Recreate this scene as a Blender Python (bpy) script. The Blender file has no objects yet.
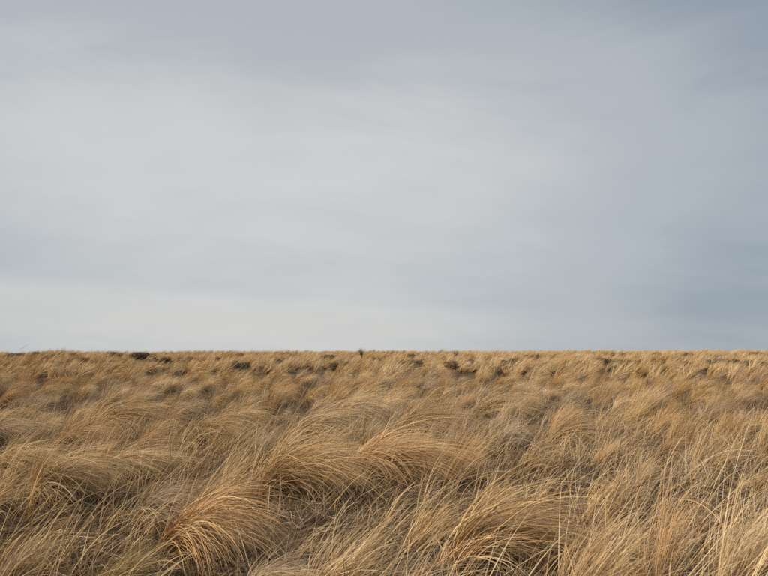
import bpy, math
import numpy as np
from mathutils import Vector

S = bpy.context.scene
COL = S.collection
R = math.radians

# ------------------------------------------------------------------ camera
CAM_H, LENS = 1.30, 30.0
FPX, HOR = 768 * LENS / 36.0, 351.0            # focal length and horizon row in photo pixels
cam_d = bpy.data.cameras.new('camera')
cam_d.lens, cam_d.sensor_width = LENS, 36.0
cam_d.clip_start, cam_d.clip_end = 0.05, 12000
cam_d.dof.use_dof = True
cam_d.dof.focus_distance = 5.0
cam_d.dof.aperture_fstop = 4.5
cam = bpy.data.objects.new('camera', cam_d)
COL.objects.link(cam)
cam.location = (0, 0, CAM_H)
PITCH = math.atan((HOR - 288) / FPX)
cam.rotation_euler = (R(90) + PITCH, 0, 0)
S.camera = cam

# ------------------------------------------------------------------ sky and sun
SUN_AZ, SUN_EL = R(-112), R(42)                # azimuth from the view axis (+y), clockwise positive
world = bpy.data.worlds.new('World')
S.world = world
world.use_nodes = True
nt = world.node_tree
nt.nodes.clear()
def N(tree, kind, **kw):
    n = tree.nodes.new(kind)
    for k, v in kw.items():
        setattr(n, k, v)
    return n
def math_node(tree, op, a, b=None, c=None, clamp=False):
    n = N(tree, 'ShaderNodeMath', operation=op, use_clamp=clamp)
    for i, v in enumerate((a, b, c)):
        if v is None:
            continue
        if isinstance(v, (int, float)):
            n.inputs[i].default_value = v
        else:
            tree.links.new(v, n.inputs[i])
    return n.outputs[0]
def smooth(tree, v, lo, hi, a=0.0, b=1.0):
    n = N(tree, 'ShaderNodeMapRange', interpolation_type='SMOOTHSTEP')
    tree.links.new(v, n.inputs['Value'])
    for k, x in (('From Min', lo), ('From Max', hi), ('To Min', a), ('To Max', b)):
        n.inputs[k].default_value = x
    return n.outputs[0]
L = nt.links.new
tc = N(nt, 'ShaderNodeTexCoord')
sep = N(nt, 'ShaderNodeSeparateXYZ')
L(tc.outputs['Generated'], sep.inputs[0])
dx, dy, dz = sep.outputs
el = math_node(nt, 'ARCSINE', dz)
az = math_node(nt, 'ARCTAN2', dx, dy)
up = math_node(nt, 'ADD', math_node(nt, 'MAXIMUM', dz, 0.0), 0.22)
u = math_node(nt, 'DIVIDE', dx, up)
v = math_node(nt, 'DIVIDE', dy, up)
uv = N(nt, 'ShaderNodeCombineXYZ')
L(u, uv.inputs[0]); L(v, uv.inputs[1])
def noise(tree, vec, scale, detail, rough, dist, off, stretch=(1, 1, 1)):
    m = N(tree, 'ShaderNodeMapping')
    tree.links.new(vec, m.inputs[0])
    m.inputs['Location'].default_value = off
    m.inputs['Scale'].default_value = stretch
    n = N(tree, 'ShaderNodeTexNoise')
    tree.links.new(m.outputs[0], n.inputs['Vector'])
    for k, x in (('Scale', scale), ('Detail', detail), ('Roughness', rough), ('Distortion', dist)):
        n.inputs[k].default_value = x
    return n.outputs[0]
big = noise(nt, uv.outputs[0], 0.55, 3.0, 0.45, 0.3, (3.1, 1.7, 0.0), (1.0, 1.15, 1))
wisp = noise(nt, uv.outputs[0], 1.5, 5.0, 0.55, 0.5, (7.3, 2.2, 1.0), (0.8, 1.5, 1))
# thin part of the sheet, ahead and to the left, where the veil lets most light through
lobe_dir = Vector((math.sin(R(-11)) * math.cos(R(17)), math.cos(R(-11)) * math.cos(R(17)), math.sin(R(17))))
dot = N(nt, 'ShaderNodeVectorMath', operation='DOT_PRODUCT')
L(tc.outputs['Generated'], dot.inputs[0])
dot.inputs[1].default_value = lobe_dir
lobe = smooth(nt, dot.outputs['Value'], math.cos(R(43)), math.cos(R(5)))
# lower edge of the cloud sheet: a paler strip along the horizon that sinks to the right
edge = math_node(nt, 'ADD', el, math_node(nt, 'MULTIPLY', az, 0.055))
edge = math_node(nt, 'ADD', edge, math_node(nt, 'MULTIPLY', math_node(nt, 'SUBTRACT', wisp, 0.5), 0.022))
strip = math_node(nt, 'MULTIPLY', math_node(nt, 'MULTIPLY', smooth(nt, edge, 0.070, 0.042), smooth(nt, edge, -0.01, 0.055, 0.25, 1.0)), smooth(nt, az, 0.42, -0.15))
sheet = math_node(nt, 'MULTIPLY', smooth(nt, edge, 0.055, 0.085), smooth(nt, edge, 0.24, 0.10))
val = math_node(nt, 'MULTIPLY_ADD', lobe, 0.62, 0.22)
val = math_node(nt, 'MULTIPLY_ADD', math_node(nt, 'SUBTRACT', big, 0.5), 0.18, val)
val = math_node(nt, 'MULTIPLY_ADD', math_node(nt, 'SUBTRACT', wisp, 0.5), 0.24, val)
mottle = noise(nt, uv.outputs[0], 3.6, 6.0, 0.6, 0.2, (1.3, 5.1, 2.0))
val = math_node(nt, 'MULTIPLY_ADD', math_node(nt, 'SUBTRACT', mottle, 0.5), 0.14, val)
val = math_node(nt, 'MULTIPLY_ADD', strip, 0.03, val)
val = math_node(nt, 'MULTIPLY_ADD', smooth(nt, math_node(nt, 'MULTIPLY_ADD', math_node(nt, 'SUBTRACT', wisp, 0.5), 0.34, el), 0.32, 0.52), -0.42, val)
val = math_node(nt, 'MULTIPLY_ADD', sheet, -0.12, val)
ramp = N(nt, 'ShaderNodeValToRGB')
ramp.color_ramp.interpolation = 'EASE'
ramp.color_ramp.elements[0].position = 0.0
ramp.color_ramp.elements[0].color = (0.275, 0.325, 0.385, 1)
ramp.color_ramp.elements[1].position = 1.0
ramp.color_ramp.elements[1].color = (0.625, 0.630, 0.620, 1)
e = ramp.color_ramp.elements.new(0.45)
e.color = (0.425, 0.460, 0.492, 1)
L(val, ramp.inputs[0])
bg_cloud = N(nt, 'ShaderNodeBackground')
cream = N(nt, 'ShaderNodeMix', data_type='RGBA')
L(math_node(nt, 'MULTIPLY', strip, 0.36), cream.inputs[0])
L(ramp.outputs[0], cream.inputs[6])
cream.inputs[7].default_value = (0.560, 0.560, 0.530, 1)
L(cream.outputs[2], bg_cloud.inputs[0])
bg_cloud.inputs[1].default_value = 0.307
sky = N(nt, 'ShaderNodeTexSky', sky_type='NISHITA')
sky.sun_disc = False
sky.sun_elevation = SUN_EL
sky.sun_rotation = SUN_AZ
bg_sky = N(nt, 'ShaderNodeBackground')
L(sky.outputs[0], bg_sky.inputs[0])
bg_sky.inputs[1].default_value = 0.025
mix = N(nt, 'ShaderNodeMixShader')
mix.inputs[0].default_value = 0.93
L(bg_sky.outputs[0], mix.inputs[1]); L(bg_cloud.outputs[0], mix.inputs[2])
wo = N(nt, 'ShaderNodeOutputWorld')
L(mix.outputs[0], wo.inputs[0])

sun_d = bpy.data.lights.new('sun', 'SUN')
sun_d.energy, sun_d.angle, sun_d.color = 1.5, R(18), (1.0, 0.89, 0.74)
sun = bpy.data.objects.new('sun', sun_d)
COL.objects.link(sun)
sdir = Vector((math.sin(SUN_AZ) * math.cos(SUN_EL), math.cos(SUN_AZ) * math.cos(SUN_EL), math.sin(SUN_EL)))
sun.rotation_euler = sdir.to_track_quat('Z', 'Y').to_euler()
sun.location = sdir * 50

S.view_settings.view_transform = 'Standard'
S.view_settings.look = 'None'
S.view_settings.exposure = 1.82
S.view_settings.gamma = 1.0
S.cycles.use_denoising = False
S.cycles.denoiser = 'OPENIMAGEDENOISE'
S.cycles.denoising_input_passes = 'RGB_ALBEDO_NORMAL'
S.cycles.denoising_prefilter = 'ACCURATE'
S.cycles.max_bounces = 8
S.cycles.diffuse_bounces = 3
S.cycles.transmission_bounces = 4
S.cycles.sample_clamp_indirect = 6.0

# ------------------------------------------------------------------ terrain
def sstep(a, b, x):
    t = np.clip((x - a) / (b - a), 0, 1)
    return t * t * (3 - 2 * t)
def terrain(x, y):
    x, y = np.asarray(x, float), np.asarray(y, float)
    d = np.hypot(x, y)
    z = 0.05 * np.sin(x * 0.9 + 0.6) * np.sin(y * 0.7 + 1.1) + 0.03 * np.sin(x * 2.1 + y * 1.4)
    far = sstep(8, 40, d)
    z = z + far * (0.10 * np.sin(x * 0.13 + 1.2) * np.cos(y * 0.17) + 0.07 * np.sin(x * 0.31 - y * 0.21))
    ridge = sstep(45, 95, d)
    z = z + ridge * (0.13 * np.sin(x * 0.55 + 0.3 * y) + 0.13 * np.sin(x * 0.23 + 2.0 + 0.11 * y) + 0.0016 * x)
    z = z + 0.47 * sstep(20, 115, d) - 14.0 * sstep(150, 900, d)
    return z
def at_pixel(px, py=None, dist=None):
    """ground point seen at a photo pixel (or at a given distance along that column)"""
    if dist is None:
        dist = CAM_H * FPX / (py - HOR)
    x = (px - 384) / FPX * dist
    return x, dist, float(terrain(x, dist))

# ------------------------------------------------------------------ materials
def new_mat(name):
    m = bpy.data.materials.new(name)
    m.use_nodes = True
    t = m.node_tree
    t.nodes.clear()
    return m, t, N(t, 'ShaderNodeOutputMaterial')
def grass_material(name, spec=0.10, trans=0.15, vary=0.28):
    m, t, out = new_mat(name)
    at = N(t, 'ShaderNodeAttribute', attribute_name='blade_color')
    oi = N(t, 'ShaderNodeObjectInfo')
    geo = N(t, 'ShaderNodeNewGeometry')
    # patches of the field that weathered greyer or more golden
    patch = noise(t, geo.outputs['Position'], 0.11, 2.0, 0.5, 0.4, (4, 9, 0))
    hsv = N(t, 'ShaderNodeHueSaturation')
    t.links.new(at.outputs['Color'], hsv.inputs['Color'])
    t.links.new(smooth(t, patch, 0.35, 0.65, 0.90, 1.04), hsv.inputs['Saturation'])
    t.links.new(math_node(t, 'MULTIPLY_ADD', oi.outputs['Random'], vary, 1.0 - vary * 0.5), hsv.inputs['Value'])
    fine = noise(t, geo.outputs['Position'], 38.0, 2.0, 0.6, 0.0, (0, 0, 0))
    mul = N(t, 'ShaderNodeMix', data_type='RGBA', blend_type='MULTIPLY')
    mul.inputs[0].default_value = 1.0
    t.links.new(hsv.outputs[0], mul.inputs[6])
    comb = N(t, 'ShaderNodeCombineColor')
    f = smooth(t, fine, 0.3, 0.7, 0.80, 1.10)
    for k in range(3):
        t.links.new(f, comb.inputs[k])
    t.links.new(comb.outputs[0], mul.inputs[7])
    col = mul.outputs[2]
    p = N(t, 'ShaderNodeBsdfPrincipled')
    t.links.new(col, p.inputs['Base Color'])
    p.inputs['Roughness'].default_value = 0.6
    p.inputs['Specular IOR Level'].default_value = spec
    tr = N(t, 'ShaderNodeBsdfTranslucent')
    t.links.new(col, tr.inputs[0])
    mx = N(t, 'ShaderNodeMixShader')
    mx.inputs[0].default_value = trans
    t.links.new(p.outputs[0], mx.inputs[1]); t.links.new(tr.outputs[0], mx.inputs[2])
    t.links.new(mx.outputs[0], out.inputs[0])
    return m
M_GRASS = grass_material('dry_grass')
M_LITTER = grass_material('grass_litter', spec=0.04, trans=0.06, vary=0.3)
def ground_material():
    m, t, out = new_mat('sandy_soil')
    geo = N(t, 'ShaderNodeNewGeometry')
    n1 = noise(t, geo.outputs['Position'], 1.3, 6.0, 0.6, 0.2, (0, 0, 0))
    n2 = noise(t, geo.outputs['Position'], 26.0, 5.0, 0.65, 0.0, (5, 0, 0))
    r = N(t, 'ShaderNodeValToRGB')
    r.color_ramp.elements[0].position, r.color_ramp.elements[0].color = 0.3, (0.045, 0.030, 0.018, 1)
    r.color_ramp.elements[1].position, r.color_ramp.elements[1].color = 0.72, (0.14, 0.100, 0.062, 1)
    t.links.new(math_node(t, 'MULTIPLY_ADD', n2, 0.5, math_node(t, 'MULTIPLY', n1, 0.5)), r.inputs[0])
    p = N(t, 'ShaderNodeBsdfPrincipled')
    t.links.new(r.outputs[0], p.inputs['Base Color'])
    p.inputs['Roughness'].default_value = 0.95
    p.inputs['Specular IOR Level'].default_value = 0.05
    b = N(t, 'ShaderNodeBump')
    b.inputs['Distance'].default_value = 0.03
    t.links.new(n2, b.inputs['Height'])
    t.links.new(b.outputs[0], p.inputs['Normal'])
    t.links.new(p.outputs[0], out.inputs[0])
    return m
M_SOIL = ground_material()
def leaf_material(name, c0, c1, spec=0.2):
    m, t, out = new_mat(name)
    geo = N(t, 'ShaderNodeNewGeometry')
    n1 = noise(t, geo.outputs['Position'], 9.0, 3.0, 0.6, 0.0, (0, 0, 0))
    r = N(t, 'ShaderNodeValToRGB')
    r.color_ramp.elements[0].position, r.color_ramp.elements[0].color = 0.3, (*c0, 1)
    r.color_ramp.elements[1].position, r.color_ramp.elements[1].color = 0.7, (*c1, 1)
    t.links.new(n1, r.inputs[0])
    p = N(t, 'ShaderNodeBsdfPrincipled')
    t.links.new(r.outputs[0], p.inputs['Base Color'])
    p.inputs['Roughness'].default_value = 0.7
    p.inputs['Specular IOR Level'].default_value = spec
    t.links.new(p.outputs[0], out.inputs[0])
    return m
M_BROWN = leaf_material('brown_twigs', (0.052, 0.033, 0.022), (0.13, 0.085, 0.052))
M_OLIVE = leaf_material('olive_leaves', (0.085, 0.064, 0.034), (0.175, 0.135, 0.074))
M_RUSSET = leaf_material('russet_leaves', (0.12, 0.075, 0.040), (0.24, 0.16, 0.085))
M_BARK = leaf_material('shrub_bark', (0.035, 0.027, 0.020), (0.08, 0.06, 0.045))

# ------------------------------------------------------------------ mesh helpers
def make_mesh(name, verts, faces, mat, colors=None, smooth_shade=True):
    me = bpy.data.meshes.new(name)
    nv, nf, k = len(verts), len(faces), faces.shape[1]
    me.vertices.add(nv)
    me.vertices.foreach_set('co', np.ascontiguousarray(verts, np.float32).ravel())
    me.loops.add(nf * k)
    me.loops.foreach_set('vertex_index', np.ascontiguousarray(faces, np.int32).ravel())
    me.polygons.add(nf)
    me.polygons.foreach_set('loop_start', np.arange(0, nf * k, k, dtype=np.int32))
    me.polygons.foreach_set('use_smooth', np.full(nf, smooth_shade))
    if colors is not None:
        a = me.color_attributes.new('blade_color', 'FLOAT_COLOR', 'POINT')
        a.data.foreach_set('color', np.ascontiguousarray(np.concatenate([colors, np.ones((nv, 1))], 1), np.float32).ravel())
    me.update(calc_edges=True)
    me.materials.append(mat)
    return me
def link(name, me, parent=None, kind=None):
    o = bpy.data.objects.new(name, me)
    COL.objects.link(o)
    if parent is not None:
        o.parent = parent
    if kind:
        o['kind'] = kind
    return o
def tag(o, label, cat=None, group=None, kind=None):
    o['label'] = label
    if cat: o['category'] = cat
    if group: o['group'] = group
    if kind: o['kind'] = kind
    return o
def thing(name, label, cat, loc, rz=0.0, scale=1.0, group=None):
    o = bpy.data.objects.new(name, None)
    COL.objects.link(o)
    o.empty_display_size = 0.1
    o.location, o.rotation_euler, o.scale = loc, (0, 0, rz), (scale,) * 3
    return tag(o, label, cat, group)

# ------------------------------------------------------------------ ground
def build_ground():
    n = 170
    s = np.linspace(-1, 1, 2 * n + 1)
    g = 6.0 * np.sinh(s * math.asinh(4000 / 6.0))
    X, Y = np.meshgrid(g, g)
    V = np.stack([X, Y, terrain(X, Y) - 0.01], -1).reshape(-1, 3)
    w = 2 * n + 1
    i, j = np.meshgrid(np.arange(w - 1), np.arange(w - 1))
    a = (j * w + i).ravel()
    F = np.stack([a, a + 1, a + w + 1, a + w], 1)
    o = link('ground', make_mesh('ground', V, F, M_SOIL), kind='structure')
    tag(o, 'dark sandy soil of the open field under the grass', 'ground')
build_ground()

# ------------------------------------------------------------------ grass blades
PALETTE = dict(
    straw=((0.59, 0.45, 0.235), (0.64, 0.51, 0.29), (0.51, 0.37, 0.175), (0.45, 0.34, 0.20)),
    gold=((0.56, 0.385, 0.165), (0.61, 0.455, 0.22), (0.49, 0.315, 0.125), (0.42, 0.31, 0.17)),
    rust=((0.51, 0.325, 0.135), (0.56, 0.395, 0.19), (0.44, 0.255, 0.098), (0.43, 0.31, 0.17)),
    grey=((0.43, 0.34, 0.22), (0.49, 0.39, 0.26), (0.36, 0.27, 0.17), (0.52, 0.40, 0.24)),
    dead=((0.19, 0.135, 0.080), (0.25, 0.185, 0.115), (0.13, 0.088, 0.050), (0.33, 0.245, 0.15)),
    green=((0.44, 0.36, 0.15), (0.50, 0.39, 0.18), (0.30, 0.27, 0.09), (0.50, 0.38, 0.19)),
)
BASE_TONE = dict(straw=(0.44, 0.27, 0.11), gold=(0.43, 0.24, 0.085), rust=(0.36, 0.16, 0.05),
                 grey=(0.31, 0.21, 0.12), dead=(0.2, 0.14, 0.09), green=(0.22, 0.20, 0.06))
# form: e0 start elevation, de spread, B total bend, dB, daz azimuth spread of the locks, p bend profile
FORM = dict(
    wig=dict(e0=64, de=11, B=112, dB=20, daz=26, p=1.35, Rb=0.06),
    comb=dict(e0=54, de=9, B=30, dB=14, daz=17, p=1.3, Rb=0.15),
    fan=dict(e0=62, de=12, B=85, dB=28, daz=62, p=1.3, Rb=0.11),
    brush=dict(e0=70, de=9, B=38, dB=18, daz=40, p=1.5, Rb=0.13),
    litter=dict(e0=9, de=10, B=24, dB=16, daz=75, p=1.0, Rb=0.42),
    skirt=dict(e0=42, de=18, B=75, dB=25, daz=70, p=0.9, Rb=0.13),
)
def blades(seed, n, form, tint, length=0.8, width=0.004, segs=7, vee=True, locks=16, wind=-8.0, jitter=1.0, **over):
    g = np.random.default_rng(seed)
    f = dict(FORM[form]); f.update(over)
    la = g.normal(wind, f['daz'], locks)
    le = g.normal(f['e0'], f['de'], locks)
    lb = g.normal(f['B'], f['dB'], locks)
    ll = length * g.uniform(0.68, 1.12, locks)
    ang, rad = g.uniform(0, 2 * np.pi, locks), f['Rb'] * np.sqrt(g.uniform(0, 1, locks))
    lp = np.stack([rad * np.cos(ang), rad * np.sin(ang)], 1)
    k = g.integers(0, locks, n)
    azi = np.radians(la[k] + g.normal(0, 4.5 * jitter, n))
    e0 = np.radians(le[k] + g.normal(0, 3.5 * jitter, n))
    bend = np.radians(lb[k] + g.normal(0, 9 * jitter, n))
    if n == 1:
        e0, bend = np.minimum(e0, R(78)), np.maximum(bend, R(14))
    stray = g.uniform(0, 1, n) < (0.08 if n > 1 else -1)
    azi = np.where(stray, azi + np.radians(g.normal(0, 38, n).clip(-50, 50)), azi)
    if form in ('comb', 'wig'):
        azi = azi.clip(np.radians(wind - 62), np.radians(wind + 62))
    bend = np.maximum(bend, R(4))
    e0 = np.where(stray, np.radians(g.uniform(45, 85, n)), e0)
    bend = np.where(stray, bend * g.uniform(0.1, 0.9, n), bend)
    ln = ll[k] * g.uniform(0.5, 1.06, n)
    base = lp[k] + g.normal(0, 0.022, (n, 2))
    t = np.linspace(0, 1, segs + 1)
    elev = e0[:, None] - bend[:, None] * t[None] ** f['p']
    if n > 1:                                   # some blades are snapped over
        kt = g.uniform(0.35, 0.8, (n, 1))
        ka = np.where(g.uniform(0, 1, (n, 1)) < 0.07, np.radians(g.uniform(35, 110, (n, 1))), 0)
        elev = elev - ka * (t[None] > kt)
    elev = elev + np.radians(g.normal(0, 3.0, (n, 1))) * np.sin(t[None] * g.uniform(4, 9, (n, 1)))
    elev = np.maximum(elev, np.radians(-80))
    aa = azi[:, None] + (np.radians(wind) - azi)[:, None] * 0.30 * t[None] + g.normal(0, 0.10, (n, 1)) * t[None] ** 2
    D = np.stack([np.cos(elev) * np.cos(aa), np.cos(elev) * np.sin(aa), np.sin(elev)], -1)
    P = np.zeros((n, segs + 1, 3))
    step = (D[:, :-1] + D[:, 1:]) * 0.5 * (ln / segs)[:, None, None]
    P[:, 1:] = np.cumsum(step, 1)
    P[..., :2] += base[:, None]
    floor = g.uniform(0.0, 0.05, n)[:, None] * t[None]
    P[..., 2] = np.maximum(P[..., 2], floor)
    upv = np.array([0, 0, 1.0])
    side = np.cross(D, upv)
    side /= np.linalg.norm(side, axis=-1, keepdims=True) + 1e-6
    nor = np.cross(side, D)
    tw = g.normal(0, 0.7, (n, 1)) + g.normal(0, 0.8, (n, 1)) * t[None]
    s2 = side * np.cos(tw)[..., None] + nor * np.sin(tw)[..., None]
    n2 = -side * np.sin(tw)[..., None] + nor * np.cos(tw)[..., None]
    wb = width * (g.uniform(0.5, 1.15, n) + 0.7 * (g.uniform(0, 1, n) < 0.12))[:, None] * (1.0 - 0.86 * t[None] ** 1.6)
    h = (s2 * wb[..., None]) * 0.5
    if vee:
        rows = np.stack([P - h, P + n2 * wb[..., None] * 0.35, P + h], 2)
    else:
        rows = np.stack([P - h, P + h], 2)
    c = rows.shape[2]
    V = rows.reshape(-1, 3)
    ii = (np.arange(n)[:, None, None] * (segs + 1) + np.arange(segs)[None, :, None]) * c + np.arange(c - 1)[None, None]
    ii = ii.ravel()
    F = np.stack([ii, ii + 1, ii + c + 1, ii + c], 1)
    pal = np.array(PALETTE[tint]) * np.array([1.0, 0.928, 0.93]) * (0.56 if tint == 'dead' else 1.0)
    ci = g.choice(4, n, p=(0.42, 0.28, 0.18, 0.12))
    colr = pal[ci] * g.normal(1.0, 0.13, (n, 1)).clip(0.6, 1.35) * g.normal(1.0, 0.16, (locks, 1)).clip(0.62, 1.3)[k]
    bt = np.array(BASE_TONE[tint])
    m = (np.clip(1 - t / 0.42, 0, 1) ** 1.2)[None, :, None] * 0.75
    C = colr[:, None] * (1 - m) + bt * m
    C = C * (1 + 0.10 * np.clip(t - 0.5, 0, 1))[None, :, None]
    C = np.repeat(C[:, :, None], c, 2).reshape(-1, 3)
    return V, F, C
def join(parts):
    off, V, F, C = 0, [], [], []
    for v_, f_, c_ in parts:
        V.append(v_); F.append(f_ + off); C.append(c_); off += len(v_)
    return np.concatenate(V), np.concatenate(F), np.concatenate(C)

FORM_WORDS = dict(
    wig='arching grass tussock, blades bent right over by the wind',
    comb='grass tussock with straight blades slanting in one direction',
    fan='fountain-shaped grass tussock with blades spreading to every side',
    brush='upright bristly grass tussock, barely bent by the wind')
FORM_SHORT = dict(wig='arching tussock', comb='slanting tussock', fan='splayed tussock', brush='upright tussock')
NICK = []
TINT_WORDS = dict(straw='pale straw-yellow', gold='golden tan', rust='orange-brown', grey='dull grey-beige')

# the kinds of tussock: one mesh for its blades, one for the dead skirt at its foot
KIND = {}
FORMS, TINTS = ('wig', 'comb', 'fan', 'brush'), ('straw', 'gold', 'rust', 'grey')
LEN = dict(wig=0.95, comb=0.80, fan=0.80, brush=0.72)
skirts = []
for q in range(4):
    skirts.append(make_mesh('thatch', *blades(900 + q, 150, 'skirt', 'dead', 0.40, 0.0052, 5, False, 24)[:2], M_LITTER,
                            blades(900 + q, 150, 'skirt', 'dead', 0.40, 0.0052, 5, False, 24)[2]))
for fi, fo in enumerate(FORMS):
    for ti, tn in enumerate(TINTS):
        sd = 100 + fi * 10 + ti
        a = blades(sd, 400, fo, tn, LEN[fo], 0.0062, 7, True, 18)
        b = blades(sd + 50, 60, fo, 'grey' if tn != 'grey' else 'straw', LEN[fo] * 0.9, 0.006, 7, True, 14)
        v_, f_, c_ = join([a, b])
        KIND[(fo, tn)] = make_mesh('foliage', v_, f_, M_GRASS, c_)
def add_tuft(form, tint, loc, rz, sc, q):
    size = 'small ' if sc < 0.72 else 'large ' if sc > 0.92 else ''
    lab = f'{size}{TINT_WORDS[tint]} {FORM_WORDS[form]}'
    near = min(NICK, key=lambda h: (h[0] - loc[0]) ** 2 + (h[1] - loc[1]) ** 2)
    if math.hypot(near[0] - loc[0], near[1] - loc[1]) < 1.15:
        lab = f'{size}{TINT_WORDS[tint]} {FORM_SHORT[form]} beside the {near[2]}'
    t = thing('grass_tussock', lab, 'grass tussock', loc, rz, sc,
              f'{tint} {form} tussocks in the field')
    link('foliage', KIND[(form, tint)], t, 'stuff')
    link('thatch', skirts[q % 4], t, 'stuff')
    return t

# ------------------------------------------------------------------ the tussocks that can be recognised one by one
# base column, base row, width in px, height in px, form, tint, seed, single blades, label
HERO = [
    (42, 506, 100, 66, 'wig', 'straw', 1, 6, 'pale-topped tussock with glowing orange foot, combed over like a wig'),
    (114, 474, 92, 40, 'wig', 'straw', 2, 4, 'low pale tussock with amber foot beside the wig-shaped tussock'),
    (66, 450, 66, 42, 'wig', 'rust', 3, 5, 'orange tussock with two dark seed stalks standing beside it'),
    (98, 428, 100, 38, 'wig', 'gold', 4, 3, 'long swept golden tussock with a deep brown hollow under its arch'),
    (-8, 448, 74, 36, 'wig', 'grey', 5, 3, 'rounded grey-beige tussock like a mop beside an orange one'),
    (176, 552, 122, 78, 'wig', 'rust', 6, 9, 'rust-orange tussock with a matted pale front and brown shade beneath'),
    (268, 494, 122, 76, 'wig', 'gold', 7, 8, 'broad golden tussock arching wide, fine pale strands over its back'),
    (356, 476, 122, 56, 'wig', 'rust', 8, 6, 'tan tussock bowed low with ginger strands along its upper edge'),
    (452, 556, 158, 86, 'wig', 'gold', 9, 9, 'large bowed golden tussock with a black hollow under its arch'),
    (318, 586, 112, 96, 'comb', 'straw', 10, 9, 'pale tussock of straight stiff blades slanting like a comb'),
    (562, 604, 84, 120, 'comb', 'gold', 11, 10, 'open golden tussock with long bare stems crossing each other'),
    (642, 592, 60, 140, 'brush', 'rust', 12, 11, 'tall reddish tussock of upright stems with long pale arching blades'),
    (384, 592, 96, 62, 'fan', 'grey', 13, 7, 'grey-white splayed tussock with a bleached pale bundle at its heart'),
    (296, 434, 88, 40, 'wig', 'straw', 14, 3, 'slender pale tussock curling over with a dark gap behind it'),
    (446, 478, 64, 66, 'comb', 'gold', 15, 7, 'golden tussock of long stems slanting clear of the bowed one'),
    (632, 486, 30, 44, 'brush', 'gold', 16, 4, 'short stiff golden tussock like a sheaf, surrounded by dark thatch'),
    (196, 446, 62, 42, 'wig', 'gold', 17, 3, 'small golden tussock hooked over above dark soil'),
    (474, 418, 72, 36, 'wig', 'straw', 18, 3, 'light straw tussock swept sideways above a brown hollow'),
    (-6, 518, 66, 44, 'fan', 'straw', 19, 6, 'pale loose tussock with drooping ends next to bare dark ground'),
    (112, 590, 84, 62, 'comb', 'green', 20, 7, 'thin tussock with faintly green foot and long straw blades'),
    (250, 592, 80, 48, 'wig', 'grey', 21, 7, 'silvery tussock with limp bleached blades hooked over at the tips'),
    (716, 560, 70, 90, 'brush', 'straw', 22, 9, 'wispy open tussock of thin upright straws that cross each other'),
    (590, 512, 66, 84, 'brush', 'gold', 23, 7, 'scattered golden stems rising out of brown thatch, widely spaced'),
    (694, 470, 62, 62, 'brush', 'gold', 24, 5, 'dense upright golden tussock leaning only slightly to one side'),
    (20, 590, 70, 74, 'comb', 'grey', 25, 7, 'sparse tussock of long single stems over bare grey litter'),
    (520, 470, 60, 46, 'fan', 'gold', 26, 4, 'loose golden tussock with one long hooped blade over thatch'),
    (400, 436, 78, 40, 'wig', 'gold', 27, 3, 'fluffy golden tussock pressed sideways with shaggy ends'),
    (222, 432, 66, 36, 'wig', 'gold', 29, 2, 'neat rounded golden tussock tucked behind the hooked one'),
    (338, 424, 74, 40, 'wig', 'straw', 30, 2, 'shaggy straw tussock bent flat above a wide dark gap'),
    (8, 476, 76, 40, 'wig', 'straw', 31, 3, 'pale arched tussock between the mop and the bare dark ground'),
    (412, 540, 84, 62, 'comb', 'gold', 32, 5, 'slim golden tussock pressed against the large bowed one'),
    (706, 606, 120, 150, 'comb', 'straw', 33, 12, 'tall open tussock of long loose straws leaning far over'),
    (548, 446, 66, 44, 'wig', 'gold', 34, 2, 'plump golden tussock with blunt hanging ends'),
    (596, 436, 56, 44, 'comb', 'straw', 35, 2, 'light slanting tussock beside the plump golden one'),
    (146, 530, 84, 56, 'wig', 'grey', 36, 4, 'matted greyish tussock lying low behind the rust-orange one'),
    (212, 500, 60, 50, 'comb', 'gold', 28, 5, 'amber-footed tussock of slim blades beside grey matted litter'),
]
def single_blade(seed, form, tint, length):
    v_, f_, c_ = blades(seed, 1, form, tint, length, 0.0088, 14, True, 1, wind=-5, daz=15)
    return v_, f_, c_
def fit(V, wid, hei):
    x0, x1 = np.percentile(V[:, 0], (2, 98))
    z1 = np.percentile(V[:, 2], 98.5)
    sx, sz = wid / (x1 - x0), hei / z1
    return np.array([sx, (sx + sz) / 2, sz]), x0
NAMES = (
    'wig-shaped pale tussock with orange foot',
    'low pale tussock with amber foot',
    'orange tussock with dark seed stalks',
    'long swept golden tussock',
    'rounded grey mop-like tussock',
    'rust-orange tussock with matted front',
    'broad golden arching tussock',
    'tan tussock with ginger edge',
    'large bowed golden tussock',
    'pale comb-like tussock',
    'open golden tussock of bare stems',
    'tall reddish tussock',
    'grey-white splayed tussock',
    'slender pale curling tussock',
    'golden tussock of slanting stems',
    'short golden sheaf-like tussock',
    'small hooked golden tussock',
    'light straw swept tussock',
    'pale loose drooping tussock',
    'thin tussock with green foot',
    'silvery limp tussock',
    'wispy straw tussock',
    'scattered golden stems',
    'dense upright golden tussock',
    'sparse tussock over grey litter',
    'tussock with one hooped blade',
    'fluffy shaggy golden tussock',
    'amber-footed slim tussock',
    'neat rounded golden tussock',
    'shaggy straw tussock bent flat',
    'pale arched tussock by bare ground',
    'slim golden tussock',
    'tall open straw tussock',
    'plump golden tussock',
    'light slanting tussock',
    'matted low greyish tussock',
)
taken = []
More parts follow.
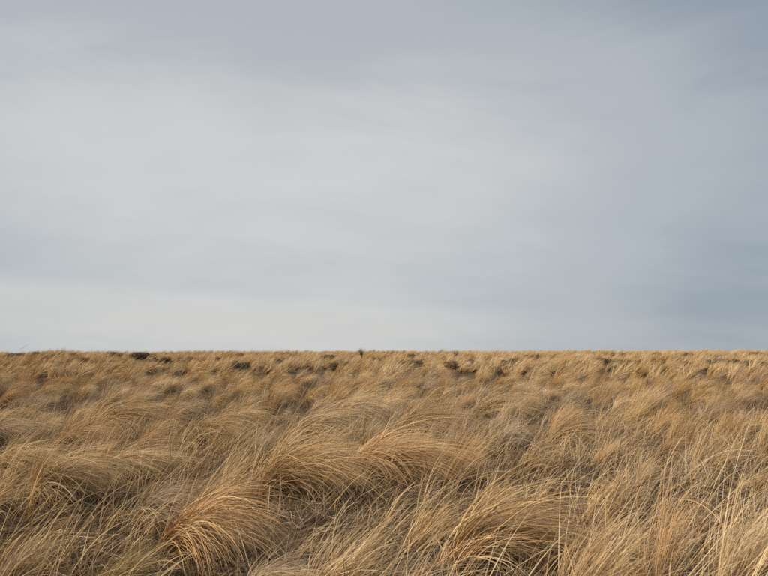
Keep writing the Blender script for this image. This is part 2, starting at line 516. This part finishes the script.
for (bx, by, wpx, hpx, fo, tn, sd, nb, lab) in HERO:
    x, y, z = at_pixel(bx, by)
    m_per_px = y / FPX
    wid, hei = wpx * m_per_px * 0.90, hpx * m_per_px * 0.82
    dense = {'wig': 780, 'comb': 260, 'fan': 230, 'brush': 190}[fo]
    w_ = 0.0046 if fo == 'wig' else 0.0056
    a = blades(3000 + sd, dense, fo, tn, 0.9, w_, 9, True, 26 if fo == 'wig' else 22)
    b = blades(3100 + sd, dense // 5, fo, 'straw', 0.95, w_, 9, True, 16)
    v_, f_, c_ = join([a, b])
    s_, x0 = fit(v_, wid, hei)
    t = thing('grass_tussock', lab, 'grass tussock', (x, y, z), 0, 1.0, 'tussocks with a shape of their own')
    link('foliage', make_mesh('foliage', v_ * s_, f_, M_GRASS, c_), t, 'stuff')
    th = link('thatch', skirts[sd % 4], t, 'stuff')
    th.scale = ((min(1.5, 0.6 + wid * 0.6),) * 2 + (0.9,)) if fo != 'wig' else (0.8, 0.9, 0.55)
    g = np.random.default_rng(7000 + sd)
    for k in range(int(nb * 1.7)):
        fo2 = g.choice(['comb', 'brush', 'wig', 'fan'], p=(0.4, 0.25, 0.2, 0.15))
        tn2 = g.choice(['straw', 'gold', 'rust', 'grey'], p=(0.45, 0.3, 0.12, 0.13))
        v2, f2, c2 = single_blade(int(5000 + sd * 40 + k), fo2, tn2, g.uniform(0.75, 1.15) * max(0.55, min(1.0, hei * 1.5)))
        o = link('blade', make_mesh('blade', v2, f2, M_GRASS, c2), t)
        o.location = (g.uniform(-0.05, 0.45) * wid, g.normal(0, 0.10), 0.0)
        o.rotation_euler = (0, 0, R(g.normal(0, 22)))
    taken.append((x + wid * 0.2, y, 0.30))
    NICK.append((x + wid * 0.3, y, NAMES[sd - 1]))

# two dark seed stalks that stand beside the orange tussock
def seed_stalk(px, py, hpx, lean, label, dist=None, thick=1.0):
    x, y, z = at_pixel(px, py, dist)
    h_ = hpx * y / FPX
    n, c = 12, 5
    tt = np.linspace(0, 1, n)
    cx = lean * h_ * tt ** 1.3
    def tube(r, xs, zs):
        a = np.arange(c) * 2 * np.pi / c
        V = np.stack([xs[:, None] + r[:, None] * np.cos(a), r[:, None] * np.sin(a), np.repeat(zs[:, None], c, 1)], -1)
        F = [[i * c + k, i * c + (k + 1) % c, (i + 1) * c + (k + 1) % c, (i + 1) * c + k] for i in range(len(xs) - 1) for k in range(c)]
        return V.reshape(-1, 3), np.array(F)
    t = thing('seed_stalk', label, 'seed stalk', (x, y, z))
    v_, f_ = tube(0.0035 * thick * (1 - 0.4 * tt), cx, h_ * tt)
    link('stem', make_mesh('stem', v_, f_, M_GRASS, np.tile((0.36, 0.23, 0.10), (len(v_), 1))), t)
    hs = np.linspace(0.70, 1.0, n)
    r = 0.0095 * thick * np.sin(np.linspace(0.12, math.pi - 0.1, n)) ** 0.6 * (1 + 0.15 * np.sin(np.arange(n) * 2.3))
    v_, f_ = tube(r, lean * h_ * hs ** 1.3, h_ * hs)
    link('seed_head', make_mesh('seed_head', v_, f_, M_GRASS, np.tile((0.25, 0.145, 0.06), (len(v_), 1))), t)
seed_stalk(59, 452, 48, 0.35, 'taller dark seed stalk leaning beside the orange tussock')
seed_stalk(92, 446, 34, 0.08, 'shorter upright dark seed stalk in front of the swept golden tussock')
seed_stalk(3, 372, 22.5, 1.25, 'lone thin seed stalk leaning out against the sky', dist=46, thick=1.3)

# ------------------------------------------------------------------ shrubs near the horizon
HOLES = []                                      # where shrubs stand and shade out the tall grass
def shrub_meshes(seed, twiggy, n_leaf=2600):
    g = np.random.default_rng(seed)
    lobes = [(g.normal(0, 0.24), g.normal(0, 0.2), g.uniform(0.35, 0.62), g.uniform(0.22, 0.36)) for _ in range(8)]
    n = 260 if twiggy else n_leaf
    V, F = [], []
    k = g.integers(0, len(lobes), n)
    lob = np.array(lobes)[k]
    d = g.normal(0, 1, (n, 3)); d /= np.linalg.norm(d, axis=1, keepdims=True)
    r = lob[:, 3:4] * g.uniform(0.45, 1.08, (n, 1)) ** 0.6
    P = lob[:, :3] + d * r * np.array([1.0, 1.0, 0.85])
    P[:, 2] = np.maximum(P[:, 2], 0.04)
    s = g.uniform(0.018, 0.045, (n, 1))
    a = g.normal(0, 1, (n, 3)); a /= np.linalg.norm(a, axis=1, keepdims=True)
    b = np.cross(a, d); b /= np.linalg.norm(b, axis=1, keepdims=True) + 1e-6
    quad = np.stack([P - a * s, P + b * s * 0.5, P + a * s, P - b * s * 0.5], 1)
    V = quad.reshape(-1, 3)
    F = np.arange(n * 4).reshape(-1, 4)
    SV, SF, off = [], [], 0
    for (lx, ly, lz, lr) in lobes * (4 if twiggy else 2):
        tip = np.array([lx + g.normal(0, 0.12), ly + g.normal(0, 0.12), lz + lr * g.uniform(0.6, 1.25 if twiggy else 0.9)])
        mid = tip * np.array([0.4, 0.4, 0.55]) + g.normal(0, 0.04, 3)
        path = [np.array([lx * 0.1, ly * 0.1, 0.0]), mid, tip]
        for i, (p, rr) in enumerate(zip(path, (0.016, 0.012, 0.009) if twiggy else (0.016, 0.010, 0.003))):
            for q in range(4):
                SV.append(p + rr * np.array([math.cos(q * 1.5708), math.sin(q * 1.5708), 0]))
        for i in range(2):
            for q in range(4):
                SF.append([off + i * 4 + q, off + i * 4 + (q + 1) % 4, off + (i + 1) * 4 + (q + 1) % 4, off + (i + 1) * 4 + q])
        off += 12
    fm = make_mesh('crown', V, F, M_OLIVE, smooth_shade=False)
    sm = make_mesh('branches', np.array(SV), np.array(SF), M_BARK)
    return fm, sm
SHRUB = [shrub_meshes(800 + q, False) for q in range(4)] + [shrub_meshes(820 + q, True) for q in range(2)] + [shrub_meshes(840, False, 5000)]
def shrub(px, top, wpx, hue, label, group=None, shape=None, far=None, q=[0]):
    """top: photo row of the crown's top; small shrubs of about a metre, so the row gives the distance"""
    q[0] += 1
    top = top if top < 355 else 355 + (top - 355) * 0.66
    gg = np.random.default_rng(1700 + q[0])
    if top <= 354:
        dist, h_ = far or gg.uniform(55, 80), None
    else:
        h_ = 0.90
        dist = min(85, max(30, (CAM_H - h_) * FPX / (top - HOR)))
    x = (px - 384) / FPX * dist
    z = float(terrain(x, dist))
    if h_ is None:
        h_ = CAM_H - (top - HOR) * dist / FPX - z
    else:
        h_ = h_ - z
    w_ = max(7, wpx) * 1.1 * dist / FPX
    h_ = min(h_, w_ * 1.1)
    k = shape if shape is not None else q[0] % 4
    HOLES.append((x, dist, w_ * 0.5 + 0.25))
    if group:
        place = ' breaking the skyline' if top <= 354 else ' half sunk in distant grass'
        label = ('tiny ' if wpx < 7.5 else 'broad low ' if wpx > 12.5 else 'small ') + label + place
        group += place
    t = thing('shrub', label, 'shrub', (x, dist, z), gg.uniform(0, 6.28), 1.0, group)
    t.scale = (w_ / 1.05, w_ / 1.05, max(0.45, h_) / 0.88)
    for nm, me, mat in (('crown', SHRUB[k][0], {'b': M_BROWN, 'o': M_OLIVE, 'r': M_RUSSET}[hue]), ('branches', SHRUB[k][1], M_BARK)):
        o = link(nm, me, t, 'stuff')
        o.material_slots[0].link = 'OBJECT'
        o.material_slots[0].material = mat
shrub(145, 351.6, 22, 'b', 'largest dark brown rounded shrub, nearly black, breaking the skyline', shape=6, far=58)
shrub(118, 350.6, 13, 'o', 'olive shrub with thin twigs poking into the sky beside the black one', shape=0, far=66)
shrub(362, 347.8, 9, 'r', 'bare twiggy bush poking up against the sky', shape=5)
shrub(536, 347.6, 6, 'r', 'thin bare sprig on the skyline above the row of dark shrubs', shape=5)
shrub(455, 348.6, 9, 'r', 'feathery russet bush catching the light on the skyline', shape=5)
G1 = 'small dark shrubs on the far field'
for px, top, w_ in ((11, 354.5, 11), (167, 356.3, 11), (330, 353.5, 12), (473, 357.5, 11), (502, 356.5, 8), (526, 354.5, 13), (604, 357.3, 20), (629, 358, 11), (589, 359, 7),
                    (580, 358.5, 6), (734, 358, 14), (158, 356.5, 5)):
    shrub(px, top, w_, 'b', 'dark brown shrub', G1)
G2 = 'olive shrubs on the far field'
for px, top, w_ in ((20, 351.5, 22), (39, 350.5, 6), (60, 350.5, 5), (242, 360, 15), (278, 357.3, 10), (414, 359, 15), (512, 357, 13), (756, 358.5, 17)):
    shrub(px, top, w_, 'o', 'olive-green shrub', G2)
G3 = 'russet shrubs on the far field'
for px, top, w_ in ((75, 350.8, 5), (86, 357, 9), (192, 356, 10), (220, 351, 6), (241, 351.5, 9), (334, 359.5, 10), (346, 358.5, 7), (377, 351, 8), (401, 359, 11), (451, 361, 13), (498, 362, 7), (292, 349, 5),
                    (411, 348.6, 5), (617, 351.5, 13), (684, 350.5, 9), (686, 358, 9), (707, 357.5, 9), (645, 356, 5), (714, 351.3, 8), (756, 350.3, 11), (655, 351, 8)):
    shrub(px, top, w_, 'r', 'russet-brown shrub', G3)

# ------------------------------------------------------------------ the rest of the field
g = np.random.default_rng(11)
pts = []
cell = {}
def free(x, y, rmin):
    cx, cy = int(x // 0.5), int(y // 0.5)
    for i in range(cx - 2, cx + 3):
        for j in range(cy - 2, cy + 3):
            for (a, b, r_) in cell.get((i, j), ()):
                if (a - x) ** 2 + (b - y) ** 2 < (rmin * 0.5 + r_ * 0.5) ** 2:
                    return False
    return True
def put(x, y, r_):
    cell.setdefault((int(x // 0.5), int(y // 0.5)), []).append((x, y, r_))
for (x, y, r_) in taken:
    put(x, y, 0.95)
    put(x * (1 - 0.5 / y), y - 0.5, 0.75)
half = 0.60 * 1.35
for _ in range(9000):
    y = math.sqrt(g.uniform(2.2 ** 2, 26.0 ** 2))
    x = g.uniform(-1, 1) * (y * half + 0.8)
    r_ = 0.62 + 0.14 * sstep(9, 15, y) + 0.18 * g.uniform()
    if free(x, y, r_):
        put(x, y, r_)
        pts.append((x, y))
pts = np.array(pts)
inframe = np.abs(pts[:, 0]) < pts[:, 1] * 0.62 + 0.25
order = np.argsort(pts[:, 1] + np.where(inframe, 0, 1000))
n_obj = 256
near_stuff, placed = [], []
for rank, i in enumerate(order):
    x, y = pts[i]
    right = sstep(-0.15, 0.35, x / y)
    if y > 11: right = 0.35 + 0.3 * right
    pw = np.array([0.62 - 0.42 * right, 0.20 + 0.12 * right, 0.12 + 0.05 * right, 0.06 + 0.25 * right]); pw /= pw.sum()
    tw = np.array([0.33, 0.36, 0.14, 0.17])
    fo, tn = FORMS[g.choice(4, p=pw)], TINTS[g.choice(4, p=tw)]
    sc = g.uniform(0.5, 0.8) if y < 7.5 else g.uniform(0.6, 1.0 + 0.12 * sstep(9, 15, y))
    rz = g.normal(0, 0.22)
    z = float(terrain(x, y))
    if rank < n_obj and inframe[i]:
        placed.append((x, y, tn, fo, sc, add_tuft(fo, tn, (x, y, z), rz, sc, rank)))
    else:
        near_stuff.append((x, y, z, rz, sc, FORMS.index(fo) * 4 + TINTS.index(tn)))

def size_word(sc):
    return 'small ' if sc < 0.72 else 'large ' if sc > 0.92 else ''
for a in placed:                               # what each of them stands next to
    if ' beside the ' in a[5]['label']:
        continue
    b = min((b for b in placed if b is not a), key=lambda b: (b[0] - a[0]) ** 2 + (b[1] - a[1]) ** 2)
    if math.hypot(b[0] - a[0], b[1] - a[1]) < 1.5:
        a[5]['label'] = f'{size_word(a[4])}{TINT_WORDS[a[2]]} {FORM_SHORT[a[3]]} next to a {size_word(b[4])}{TINT_WORDS[b[2]]} {FORM_SHORT[b[3]]}'

# instanced masses, each one object
def instancer(name, label, cat, rows, meshes):
    src = bpy.data.collections.new(name + '_source')
    for q, me in enumerate(meshes):
        o = bpy.data.objects.new('source_%03d' % q, me)
        src.objects.link(o)
    rows = np.array(rows, float)
    me = bpy.data.meshes.new(name)
    me.vertices.add(len(rows))
    me.vertices.foreach_set('co', rows[:, :3].astype(np.float32).ravel())
    for nm, ty, data in (('rz', 'FLOAT', rows[:, 3]), ('sc', 'FLOAT', rows[:, 4]), ('pick', 'INT', rows[:, 5])):
        a = me.attributes.new(nm, ty, 'POINT')
        a.data.foreach_set('value', data.astype(np.int32 if ty == 'INT' else np.float32))
    o = link(name, me)
    tag(o, label, cat, kind='stuff')
    ng = bpy.data.node_groups.new(name, 'GeometryNodeTree')
    ng.interface.new_socket('Geometry', in_out='INPUT', socket_type='NodeSocketGeometry')
    ng.interface.new_socket('Geometry', in_out='OUTPUT', socket_type='NodeSocketGeometry')
    gi, go = N(ng, 'NodeGroupInput'), N(ng, 'NodeGroupOutput')
    ci = N(ng, 'GeometryNodeCollectionInfo')
    ci.inputs[0].default_value = src
    ci.inputs['Separate Children'].default_value = True
    ci.inputs['Reset Children'].default_value = True
    iop = N(ng, 'GeometryNodeInstanceOnPoints')
    def named(nm, ty):
        a = N(ng, 'GeometryNodeInputNamedAttribute', data_type=ty)
        a.inputs[0].default_value = nm
        return a.outputs[0]
    cx = N(ng, 'ShaderNodeCombineXYZ')
    ng.links.new(named('rz', 'FLOAT'), cx.inputs[2])
    e2r = N(ng, 'FunctionNodeEulerToRotation')
    ng.links.new(cx.outputs[0], e2r.inputs[0])
    ng.links.new(gi.outputs[0], iop.inputs['Points'])
    ng.links.new(ci.outputs[0], iop.inputs['Instance'])
    iop.inputs['Pick Instance'].default_value = True
    ng.links.new(named('pick', 'INT'), iop.inputs['Instance Index'])
    ng.links.new(e2r.outputs[0], iop.inputs['Rotation'])
    ng.links.new(named('sc', 'FLOAT'), iop.inputs['Scale'])
    ng.links.new(iop.outputs[0], go.inputs[0])
    md = o.modifiers.new('scatter', 'NODES')
    md.node_group = ng
    return o
near_meshes = [KIND[(fo, tn)] for fo in FORMS for tn in TINTS]

# far tussocks: coarser blades, thousands of them reading as one mass
far_meshes = []
for q, (fo, tn) in enumerate([('comb', 'gold'), ('comb', 'straw'), ('comb', 'straw'), ('wig', 'gold'), ('brush', 'gold'), ('comb', 'rust'),
                              ('wig', 'grey'), ('fan', 'gold')]):
    a = blades(400 + q, 150, fo, tn, LEN[fo] * (1.25 if fo == 'comb' else 1.0), 0.017, 5, False, 12)
    b = blades(450 + q, 40, 'skirt', 'dead', 0.42, 0.014, 4, False, 16)
    v_, f_, c_ = join([a, b])
    far_meshes.append(make_mesh('far_tussock', v_, f_, M_GRASS, c_))
rows = []
for (x, y, z, rz, sc, k) in near_stuff:
    rows.append((x, y, z, rz, sc, 8 + k))
nf = 15500
yy = np.sqrt(g.uniform(25.7 ** 2, 150.0 ** 2, nf))
xx = g.uniform(-1, 1, nf) * (yy * half + 0.8)
keep = g.uniform(0, 1, nf) < np.clip(0.35 + 0.65 * (np.sin(xx * 0.41 + yy * 0.13) * np.sin(yy * 0.33 - xx * 0.2) * 0.5 + 0.8), 0, 1)
for (hx, hy, hr) in HOLES:
    keep &= ~((np.abs(xx + 0.35 - hx) < hr) & (yy > hy - 6.0) & (yy < hy + hr))
xx, yy = xx[keep], yy[keep]
for x, y, z in zip(xx, yy, terrain(xx, yy)):
    rows.append((x, y, z, g.normal(0, 0.22), g.uniform(0.72, 1.15) + 0.4 * (g.uniform() < 0.06), g.choice(8, p=(.23, .17, .17, .17, .1, .03, .06, .07))))
loose = []
for q in range(8):
    tn = ('straw', 'gold', 'straw', 'gold', 'rust', 'grey', 'gold', 'straw')[q]
    v_, f_, c_ = join([blades(1200 + q, 9, 'brush', tn, 0.72, 0.0064, 9, True, 9, Rb=0.30, daz=45),
                       blades(1220 + q, 10, 'comb', 'straw', 0.70, 0.0064, 9, True, 10, Rb=0.30, daz=40),
                       blades(1240 + q, 7, 'fan', 'gold', 0.66, 0.0062, 9, True, 7, Rb=0.30)])
    loose.append(make_mesh('loose_blades', v_, f_, M_GRASS, c_))
nq = 600
yy = np.sqrt(g.uniform(1.9 ** 2, 11.0 ** 2, nq))
xx = g.uniform(-1, 1, nq) * (yy * half + 0.8)
for x, y, z in zip(xx, yy, terrain(xx, yy)):
    rows.append((x, y, z, g.normal(0, 0.35), g.uniform(0.6, 1.0), 24 + g.integers(0, 8)))
names_src = far_meshes + near_meshes + loose
instancer('grass', 'mass of dry golden grass covering the field to the horizon', 'grass', rows, names_src)

# matted dead litter between the tussocks
lit = []
for q in range(5):
    v_, f_, c_ = join([blades(600 + q, 330, 'litter', 'dead', 0.34, 0.0042, 4, False, 60),
                       blades(650 + q, 70, 'litter', 'grey', 0.42, 0.004, 4, False, 30),
                       blades(680 + q, 14, 'brush', 'grey', 0.30, 0.0045, 5, False, 30, Rb=0.42, daz=90)])
    lit.append(make_mesh('litter', v_, f_, M_LITTER, c_))
rows = []
nl = 2900
yy = np.sqrt(g.uniform(1.6 ** 2, 28.0 ** 2, nl))
xx = g.uniform(-1, 1, nl) * (yy * half + 0.8)
for x, y, z in zip(xx, yy, terrain(xx, yy)):
    rows.append((x, y, z, g.uniform(0, 6.28), g.uniform(0.8, 1.25), g.integers(0, 5)))
instancer('dead_grass_litter', 'matted grey-brown dead grass lying between the tussocks', 'grass litter', rows, lit)
